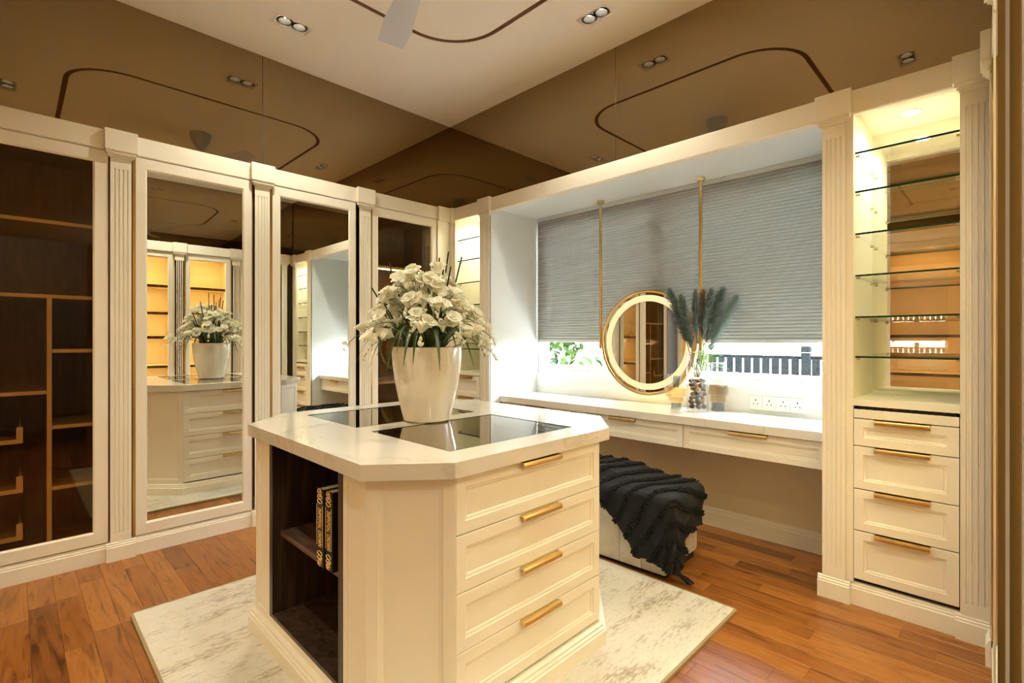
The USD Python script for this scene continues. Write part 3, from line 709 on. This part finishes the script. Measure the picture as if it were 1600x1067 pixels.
for a0 in (.86, .76, .66, .56, .46, .36, .26, .16, .06, -.04, -.14, -.24, -.34):
    # stripe: many short tufts standing off the cloth
    tufts = []
    for b_ in np.arange(-.38, .375, .0058):
        for q in range(6):
            a = a0 - .60 * min(b_, .1) - .35 * max(b_ - .1, 0) + .008 * math.sin(9 * b_ + a0 * 7) + rt.uniform(-.014, .014)
            bb = b_ + rt.uniform(-.003, .003)
            if not ph.contains(Point(bb, a)): continue
            c = np.array(throw_point(bb, a, .004 + rt.uniform(0, .004)))
            s = rt.uniform(.0042, .0072); ax = rt.normal(size=(6, 3)); ax /= np.linalg.norm(ax, axis=1, keepdims=True)
            o6 = np.array([[1, 0, 0], [-1, 0, 0], [0, 1, 0], [0, -1, 0], [0, 0, 1], [0, 0, -1.]]) * s + ax * s * .35
            tufts.append(trimesh.Trimesh(c + o6, [[0, 2, 4], [2, 1, 4], [1, 3, 4], [3, 0, 4], [2, 0, 5], [1, 2, 5], [3, 1, 5], [0, 3, 5]], process=False))
    if tufts: part('tufted_stripe', at(WB, cat(*tufts)), 'tuft_black', tr, smooth=False)
# tassel at the hanging corner
tp = np.array(throw_point(.0, -.382)); base = np.array([tp[0] + .004, tp[1] - .012, max(tp[2] - .012, .05)])
ts = [tube([tp, base + [0, 0, .004]], .004, 6)]
ts.append(trimesh.creation.icosphere(2, .012)); ts[-1].apply_translation(base)
for k in range(46):
    an, rr = rt.uniform(0, 2 * PI), rt.uniform(.2, 1) ** .5
    d = np.array([math.cos(an) * rr, math.sin(an) * rr, 0])
    e = np.array([base[0] + .015, base[1] - .05, .014])
    ts.append(tube([base + d * .009, (base + e) / 2 + d * .020 + [0, 0, .004], e + d * .022 + [0, 0, rt.uniform(0, .006)]], .0022, 5))
part('tassel', at(WB, cat(*ts)), 'tassel_black', tr, 'black corner tassel', smooth=True)

# ------------------------------------------------------------------ pot of white freesias
PX, PY, PZ = 1.278, 1.795, .850
pot = thing('potted_freesias', 'white freesias with dark sticks in a cream pot on the island', 'potted flowers', (PX, PY, PZ))
H = .318
pr = [(0, 0), (.090, 0), (.100, .006)]
for k in range(1, 15):
    q = k / 14; pr.append((.100 + .050 * math.sin(q * PI / 2 * .98) ** 1.0, .006 + (H - .010) * q))
pr += [(.1485, H), (.1425, H - .002), (.139, H - .03), (.135, H - .10), (0, H - .10)]
part('pot', lathe(pr, 64, (PX, PY, PZ)), 'pot_ceramic', pot, 'cream glazed pot')
part('soil', lathe([(0, H - .045), (.139, H - .045), (.136, H - .06), (0, H - .06)], 40, (PX, PY, PZ)), 'soil', pot)
rf = np.random.RandomState(11)
def norm(v): return np.asarray(v, float) / (np.linalg.norm(v) + 1e-12)
def basis(d):
    d = norm(d); a = norm(np.cross(d, [0, 0, 1] if abs(d[2]) < .9 else [1, 0, 0])); return a, np.cross(d, a), d
def bloom(c, d, s, rs):
    """funnel of six petals about direction d plus an inner three"""
    a, b_, n = basis(d); V, Fc = [], []
    tw = rs.uniform(0, 2 * PI)
    for k in range(9):
        inner = k >= 6
        th_ = tw + (k * PI / 3 if not inner else k * 2 * PI / 3 + .5); op = (1.0 if not inner else .62) * rs.uniform(.85, 1.12)
        w_ = s * (.34 if not inner else .26); rad = math.cos(th_) * a + math.sin(th_) * b_; tan = -math.sin(th_) * a + math.cos(th_) * b_
        base = len(V)
        for t_, r_, h_, ww in ((0, .06, 0, .22), (.45, .20, .48, .75), (.8, .44, .78, 1.0), (1.0, .66, .80, .62)):
            for u_ in (-1, 0, 1):
                cup = .10 * s * abs(u_) * (1 if t_ < .9 else .4)
                V.append(c + rad * (s * r_ * op) + tan * (w_ * ww * u_) + n * (s * h_ * (1 if not inner else 1.08) + cup))
        for i in range(3):
            for j in range(2):
                p = base + i * 3 + j; Fc += [[p, p + 1, p + 4], [p, p + 4, p + 3]]
    return trimesh.Trimesh(V, Fc, process=False)
def bud(c, d, l):
    a, b_, n = basis(d); r_ = l * .30
    rings = [[c + n * (l * z) + r_ * q * (math.cos(t_) * a + math.sin(t_) * b_) for t_ in np.linspace(0, 2 * PI, 6, endpoint=False)] for z, q in ((0, .25), (.35, .9), (.7, .8), (1, .15))]
    return loft(rings)
def blade(pts, w_, nrm0):
    pts = np.asarray(pts, float); t_ = np.gradient(pts, axis=0); V = []; n = len(pts)
    for i, (p, d) in enumerate(zip(pts, t_)):
        s = np.cross(norm(d), nrm0); s = norm(s) * w_ * max(.05, math.sin(PI * (.12 + .86 * i / (n - 1))))
        up = norm(np.cross(s, d)) * w_ * .25
        V += [p - s, p - up * .6, p + s]
    Fc = []
    for i in range(n - 1):
        for j in range(2):
            p = i * 3 + j; Fc += [[p, p + 1, p + 4], [p, p + 4, p + 3]]
    return trimesh.Trimesh(V, Fc, process=False)
origin = np.array([PX, PY, PZ + H - .05]); buds, greens = [], []
# stems: (azimuth from the camera's view, reach, height) arching outward
view_r = np.array(Rt); view_f = np.array(Fw)
stems = []
for k in range(48):
    az = k * 2.39996; q = (k + .5) / 48
    stems.append((az, .04 + .275 * q ** .8, .37 - .27 * q ** 1.4))
nbloom = 0
for az, reach, hh in stems:
    az += rf.uniform(-.25, .25); reach *= rf.uniform(.88, 1.08); hh *= rf.uniform(.85, 1.1)
    out = np.array([math.cos(az), math.sin(az), 0])
    P0 = origin + out * rf.uniform(.01, .07); P1 = origin + out * reach * .40 + [0, 0, hh * 1.05]; P2 = origin + out * reach + [0, 0, hh * .98]
    P3 = P2 + out * .035 + [0, 0, -.05 - .05 * reach / .28]
    ts_ = np.linspace(0, 1, 15); B = [(1 - t_) ** 3 * P0 + 3 * (1 - t_) ** 2 * t_ * P1 + 3 * (1 - t_) * t_ ** 2 * P2 + t_ ** 3 * P3 for t_ in ts_]
    greens.append(tube(B, np.linspace(.0026, .0012, 15), 5))
    nb_ = rf.randint(4, 7)
    for i in range(nb_):
        t_ = .48 + .38 * i / nb_; p = B[int(t_ * 14)]
        d = norm(np.array([0, 0, 1.0]) + out * rf.uniform(.1, 1.0) + rf.normal(size=3) * .38)
        c = p + d * .004 + rf.normal(size=3) * .008
        part('bloom', bloom(c, d, rf.uniform(.036, .054), rf), 'petal_white', pot, smooth=60); nbloom += 1
    for i in range(6):
        t_ = .84 + .16 * i / 6; p = B[min(14, int(round(t_ * 14)))] + norm(rf.normal(size=3)) * .006
        d = norm(np.array([0, 0, .6]) + out * .4 + rf.normal(size=3) * .4)
        buds.append(bud(p, d, rf.uniform(.012, .026)))
part('stems', cat(*greens), 'stem_green', pot, smooth=True, kind='stuff')
part('buds', cat(*buds), 'petal_white', pot, 'small pale buds at the stem tips', smooth=True, kind='stuff')
for k in range(62):
    az = k * 2.39996 + rf.uniform(-.3, .3); out = np.array([math.cos(az), math.sin(az), 0]); q = rf.uniform()
    if k < 40:
        L = rf.uniform(.16, .30); sp = rf.uniform(.03, .13)
        pts = [origin + out * (.03 + rf.uniform(0, .06)) + out * sp * t_ ** 1.8 + np.array([0, 0, L * t_]) for t_ in np.linspace(0, 1, 7)]
    else:
        L = rf.uniform(.13, .22); dr_ = rf.uniform(.05, .20)
        pts = [origin + out * .08 + out * L * t_ + np.array([0, 0, .05 + .13 * math.sin(PI * t_ * .75) - dr_ * t_ ** 2]) for t_ in np.linspace(0, 1, 9)]
    side = np.cross(out, [0, 0, 1.0]); nrm0 = norm(out + rf.normal(size=3) * .3) if k < 40 else np.array([0, 0, 1.0])
    part('leaf', blade(pts, rf.uniform(.007, .012), nrm0), 'flower_leaf', pot, smooth=60)
for k, (lx, ly, tilt, ll) in enumerate([(-.08, 0, -.20, .33), (-.055, .02, -.12, .28), (-.03, .03, -.05, .31), (-.005, -.02, -.012, .42), (.0, .02, .006, .405), (.008, .03, .03, .34), (.03, .04, .05, .36), (.045, -.01, .075, .30), (.05, .03, .10, .385), (.06, -.03, .12, .31), (.08, .02, .17, .36), (-.10, -.02, -.30, .22), (-.07, -.05, -.24, .16)]):
    p0 = origin + view_r * lx * .5 + view_f * ly; p1 = origin + view_r * (lx * .7 + tilt * .55) + view_f * ly + np.array([0, 0, ll + .085])
    part('stick', tube([p0, (p0 + p1) / 2 + [.001, 0, 0], p1], .0034, 7), 'stick_brown', pot, smooth=30)

# ------------------------------------------------------------------ glass vase, pods, pampas, tiered vases
VX, VY, VZ = 3.065, 1.395, .7455
RV, HV = .066, .375
def ngon(cx, cy, z, rs, seg): return [(cx + rs * math.cos(t_), cy + rs * math.sin(t_), z) for t_ in np.linspace(0, 2 * PI, seg, endpoint=False)]
vs = thing('glass_vase', 'tall clear glass cylinder vase with etched lines holding pampas plumes', 'vase', (VX, VY, VZ))
part('wall', lathe([(0, 0), (RV - .002, 0), (RV, .002), (RV, HV - .001), (RV - .002, HV), (RV - .004, HV - .001), (RV - .004, .014), (0, .014)], 56, (VX, VY, VZ)), 'vase_clear', vs)
part('rim', lathe([(RV - .0045, HV - .002), (RV - .0005, HV - .002), (RV - .0005, HV + .001), (RV - .0045, HV + .001), (RV - .0045, HV - .002)], 56, (VX, VY, VZ)), 'etch_white', vs)
ln = []
re = np.random.RandomState(2)
for k in range(16):
    a0, a1, z0, z1 = re.uniform(0, 2 * PI), re.uniform(.5, 1.5) * re.choice([-1, 1]), re.uniform(.10, HV - .02), re.uniform(.08, HV - .01)
    ln.append(tube([(VX + (RV + .0006) * math.cos(a0 + a1 * q), VY + (RV + .0006) * math.sin(a0 + a1 * q), VZ + z0 + (z1 - z0) * q) for q in np.linspace(0, 1, 12)], .0007, 4))
part('etched_line', cat(*ln), 'etch_white', vs, 'white etched criss-cross lines', smooth=True)
def blob(c, s, rs, sq=(1, 1, 1)):
    m = trimesh.creation.icosphere(2, s); m.vertices = m.vertices * np.array(sq) * (1 + .22 * (meshkit.noise(m.vertices / s * 1.3 + rs.uniform(0, 50, 3)) - .5)[:, None]); m.apply_translation(c); return m
k = 0
for lay in range(7):
    z = VZ + .032 + lay * .027; nring = 5 if lay % 2 == 0 else 6
    for i in range(nring):
        an = 2 * PI * i / nring + lay * .6; rr = .040 + re.uniform(-.004, .002)
        if i == 0: rr = .010
        mt = re.choice(['pod_tan', 'pod_brown', 'pod_brown', 'pebble_grey'] if lay > 1 else ['pebble_grey', 'pod_brown', 'pod_tan'])
        single('seed_pod', blob((VX + rr * math.cos(an), VY + rr * math.sin(an), z), re.uniform(.0145, .0165), re, (1, 1, .85)), mt, 'small dried pod or pebble filling the clear vase', 'seed pod', 'dried pods and pebbles in the clear vase', smooth=60)
def pampas(pr_, pf, h, lean, col, plume, label, wd=.028):
    """stem from inside the vase leaning sideways (camera right, away) and ending in a plume"""
    p0 = np.array([VX, VY, VZ + .215]) + view_r * pr_ * .35
    p0[:2] = [VX, VY] + np.clip(p0[:2] - [VX, VY], -.035, .035)
    p1 = np.array([VX, VY, VZ + h]) + view_r * lean + view_f * pf
    pm = (p0 + p1) / 2 + view_r * (-lean * .12) + [0, 0, .02]
    ts_ = np.linspace(0, 1, 22); B = np.array([(1 - q) ** 2 * p0 + 2 * q * (1 - q) * pm + q * q * p1 for q in ts_])
    t = thing('pampas_plume', label, 'dried grass', tuple(p0))
    part('stem', tube(B, .0022, 6), 'plume_stem', t, smooth=True)
    L = np.linalg.norm(p1 - p0); f0 = max(0.0, 1 - plume / L)
    VV = [[], []]; FF = [[], []]; rs = np.random.RandomState(int(abs(lean) * 1e4) + int(h * 100))
    for i in range(2600):
        q = f0 + (1.02 - f0) * rs.uniform(); qq = (q - f0) / (1.02 - f0)
        j = min(20, int(q * 21)); fr2 = min(1.0, q * 21 - j); p = B[j] * (1 - fr2) + B[j + 1] * fr2; d = norm(B[j + 1] - B[j])
        a, b_, n = basis(d); an = rs.uniform(0, 2 * PI); out = math.cos(an) * a + math.sin(an) * b_
        env = math.sin(PI * min(1, .14 + .74 * qq)) ** .6
        l = rs.uniform(.045, .085) * (.5 + .5 * env); spread = wd * env / .042
        wl = rs.uniform(.25, 1.25); e = p + n * l * .8 + out * l * spread * 1.15 * wl + np.array([0, 0, -.022 * wl * wl]) + rs.normal(size=3) * .003
        sd = norm(np.cross(out, n)) * rs.uniform(.0009, .0017); m_ = p * .4 + e * .6 + n * l * .10
        k_ = int(rs.uniform() < .22); V, Fc = VV[k_], FF[k_]
        base = len(V); V += [p - sd * .4, p + sd * .4, m_ + sd, m_ - sd, e]
        Fc += [[base, base + 1, base + 2], [base, base + 2, base + 3], [base + 3, base + 2, base + 4]]
    pl = part('plume', trimesh.Trimesh(VV[0], FF[0], process=False), col, t, smooth=False)
    part('pale_barbs', trimesh.Trimesh(VV[1], FF[1], process=False), 'plume_tan' if col == 'plume_tan' else 'plume_pale', pl, 'paler barbs along the plume', smooth=False)
pampas(-.04, .02, .745, -.160, 'plume_teal', .33, 'leftmost dark teal pampas plume in the clear vase', .034)
pampas(-.03, -.02, .700, -.105, 'plume_teal', .32, 'second dark teal pampas plume from the left, leaning less', .034)
pampas(-.01, .03, .735, .000, 'plume_teal', .26, 'short upright dark pampas plume in the middle of the vase', .022)
pampas(.0, .04, .735, .050, 'plume_tan', .22, 'slim tan pampas plume among the dark ones', .016)
pampas(.01, .0, .745, .085, 'plume_teal', .30, 'dark upright pampas plume just right of the tan one', .026)
pampas(.02, .02, .755, .160, 'plume_teal', .34, 'broad dark teal pampas plume right of centre', .036)
pampas(.03, -.02, .700, .225, 'plume_pale', .34, 'rightmost pale grey-green pampas plume leaning out', .034)
def tiered(cx, cy, tiers, label, m0, m1, neck):
    t = thing('tiered_vase', label, 'vase', (cx, cy, .7455))
    z = .7455
    for i, (r_, h_) in enumerate(tiers):
        part('tier', lathe([(0, z), (r_ - .003, z), (r_, z + .004), (r_, z + h_ - .005), (r_ - .004, z + h_), (r_ - .010, z + h_), (r_ - .006, z + h_ - .006), (r_ - .005, z + .008), (0, z + .008)], 44, (cx, cy, 0)), m0 if i else m1, t, smooth=40)
        z += h_ + .0005
    r0, r1, hn, mn = neck
    part('neck', lathe([(r0 - .004, z), (r0, z), (r1, z + hn), (r1 - .004, z + hn), (r0 - .004, z)], 36, (cx, cy, 0)), mn, t, smooth=40)
tiered(3.060, 1.535, [(.036, .045), (.050, .038), (.066, .058)], 'amber stepped glass vase left of the clear cylinder', 'vase_amber', 'vase_smoke', (.020, .033, .075, 'vase_smoke'))
tiered(3.180, 1.312, [(.040, .055), (.050, .045), (.063, .078), (.052, .022)], 'tall amber and smoke stepped glass vase behind the clear cylinder', 'vase_amber', 'vase_smoke', (.040, .040, .105, 'vase_clear'))

# ------------------------------------------------------------------ ceiling fan and downlights
FX, FY = 1.20, 1.74
fan = thing('ceiling_fan', 'grey ceiling fan with three blades hanging in the oval ceiling panel', 'fan', (FX, FY, ZC))
part('canopy', lathe([(0, ZC), (.085, ZC), (.083, ZC - .03), (.070, ZC - .07), (.045, ZC - .115), (.030, ZC - .140), (.016, ZC - .148), (0, ZC - .148)], 40, (FX, FY, 0)), 'fan_grey', fan)
part('rod', lathe([(0, ZC - .30), (.0125, ZC - .30), (.0125, ZC - .145), (0, ZC - .145)], 16, (FX, FY, 0)), 'fan_grey', fan)
part('motor', lathe([(0, ZC - .36), (.06, ZC - .355), (.10, ZC - .33), (.105, ZC - .30), (.085, ZC - .265), (.03, ZC - .235), (0, ZC - .235)], 40, (FX, FY, 0)), 'fan_grey', fan)
for k in range(3):
    an = math.radians(69 + 120 * k); d = np.array([math.cos(an), math.sin(an), 0]); s = np.array([-math.sin(an), math.cos(an), 0]); rings = []
    for q in np.linspace(0, 1, 9):
        r_ = .09 + .55 * q; hw = .040 + .034 * min(1, q * 1.6) - .006 * q * q; tw = math.radians(20 - 12 * q)
        c = np.array([FX, FY, ZC - .305 + .03 * q]) + d * r_
        e = s * math.cos(tw) + np.array([0, 0, 1]) * math.sin(tw); n_ = np.cross(d, e)
        rings.append([c + e * hw * x_ + n_ * y_ for x_, y_ in ((-1, 0), (-.6, .006), (.4, .008), (1, 0), (.4, -.002), (-.6, -.003))])
    part('blade', loft(rings), 'fan_grey', fan, smooth=40)
DLL = ['twin recessed downlight in the ceiling near the wardrobe wall', 'twin recessed downlight in the ceiling near the window wall', 'twin recessed downlight in the ceiling near the doorway, seen in mirrors', 'twin recessed downlight in the ceiling at the far left, seen in mirrors']
for (px, py, ax), lb in zip(DL, DLL):
    t = thing('downlight', lb, 'downlight', (px, py, ZC))
    R = Wall((px, py, 0), (1, 0, 0) if ax == 'x' else (0, 1, 0))
    holes = sbox(-DLA, -DLB, DLA, DLB)
    for c in (-.042, .042): holes = holes.difference(Point(c, 0).buffer(.034, 10))
    part('plate', at(R, prism(holes.buffer(-.012).buffer(0), ZC + .004, ZC + .007)), 'trim_white', t)
    rim = [[(sx * (DLA + o), sy * (DLB + o), ZC + z) for sx, sy in ((-1, -1), (1, -1), (1, 1), (-1, 1))] for o, z in ((0, .0), (0, -.003), (-.003, -.004), (-.012, .004), (-.012, .008))]
    part('rim', at(R, loft(rim, closed=True)), 'trim_white', t)
    for c in (-.042, .042):
        bf = part('baffle', R(lathe([(.034, ZC + .004), (.035, ZC + .004), (.026, ZC + .040), (0, ZC + .040), (0, ZC + .039), (.025, ZC + .039), (.034, ZC + .004)], 24, (c, 0, 0))), 'black_baffle', t, smooth=40)
        part('lamp', R(lathe([(0, ZC + .031), (.013, ZC + .031), (.013, ZC + .036), (0, ZC + .036)], 20, (c, 0, 0))), 'lamp_warm', bf)

# ------------------------------------------------------------------ outside the window
struct('ground_outside', box(3.42, 30, -12, 16, -.25, -.15), 'paving')
fe = thing('garden_fence', 'dark grey board fence with square post outside the window', 'fence', (4.6, 1.0, -.15))
y = -1.6
while y < 2.05:
    if abs(y + .027 - 1.175) > .04: part('board', box(4.6, 4.62, y, y + .054, -.1, 1.04, .002), 'fence_grey', fe)
    y += .0765
part('rail', box(4.622, 4.66, -1.6, 2.1, 1.035, 1.062), 'fence_grey', fe); part('rail', box(4.622, 4.66, -1.6, 2.1, .2, .25), 'fence_grey', fe)
for yp in (1.175, -1.0):
    p = part('post', box(4.575, 4.635, yp - .03, yp + .03, -.15, 1.09, .003), 'fence_grey', fe)
    part('post_cap', box(4.572, 4.638, yp - .033, yp + .033, 1.095, 1.145, .006), 'fence_grey', p)
def shrub(cx, cy, rx, ry, z0, z1, n, label, seed):
    rs = np.random.RandomState(seed); t = thing('garden_shrub', label, 'shrub', (cx, cy, -.15)); st = []
    for k in range(n):
        while True:
            q = rs.uniform(-1, 1, 3)
            if q @ q < 1: break
        c = np.array([cx + q[0] * rx, cy + q[1] * ry, (z0 + z1) / 2 + q[2] * (z1 - z0) / 2]); d = norm(q + [-.5, 0, .35] + rs.normal(size=3) * .5)
        L = rs.uniform(.09, .15); side = norm(np.cross(d, [0, 0, 1.0])); w_ = L * rs.uniform(.22, .30); nn_ = np.cross(side, d)
        V = []; n_ = 5
        for i in range(n_):
            x_ = i / (n_ - 1); ww = w_ * math.sin(PI * (.08 + .90 * x_)); bend = nn_ * (-.25 * L * x_ * x_)
            V += [c + d * L * x_ - side * ww + bend + nn_ * ww * .3, c + d * L * x_ + bend, c + d * L * x_ + side * ww + bend + nn_ * ww * .3]
        Fc = []
        for i in range(n_ - 1):
            for j in range(2):
                p = i * 3 + j; Fc += [[p, p + 1, p + 4], [p, p + 4, p + 3]]
        part('leaf', trimesh.Trimesh(V, Fc, process=False), 'shrub_leaf_bright' if rs.uniform() < .62 else 'shrub_leaf_deep', t, smooth=60)
        if k % 6 == 0: st.append(tube([(cx + q[0] * .05, cy + q[1] * .05, -.15), c * [.5, .5, .5] + np.array([cx, cy, z0]) * .5, c], .006, 5))
    part('branches', cat(*st), 'stem_green', t, smooth=True)
shrub(4.15, 3.45, .25, .32, .55, 1.38, 240, 'leafy green shrub outside the left end of the window', 3)
shrub(4.35, 2.80, .20, .22, .55, 1.25, 120, 'leafy green shrub outside the window beside the round mirror', 4)
shrub(4.22, 1.90, .13, .14, .80, 1.20, 70, 'small leafy green shrub outside behind the pampas vase', 5)
hs = thing('neighbour_house', 'white neighbouring house with pale window frames beyond the fence', 'house', (11, 2, -.15))
part('wall', box(11, 11.3, -8, 9, -.15, 6.5), 'house_white', hs)
for k in range(6):
    y0 = -5.0 + k * 2.1
    f = part('window_frame', at(Wall((10.95, 0, 0), (0, -1, 0)), frame(-y0 - 1.7, -y0, .9, 2.4, 0, .05, .09)), 'rail_silver', hs)
    part('pane', box(10.97, 10.985, y0 + .08, y0 + 1.62, .98, 2.32), 'house_white', f)
print('planks', count, 'blooms', nbloom)
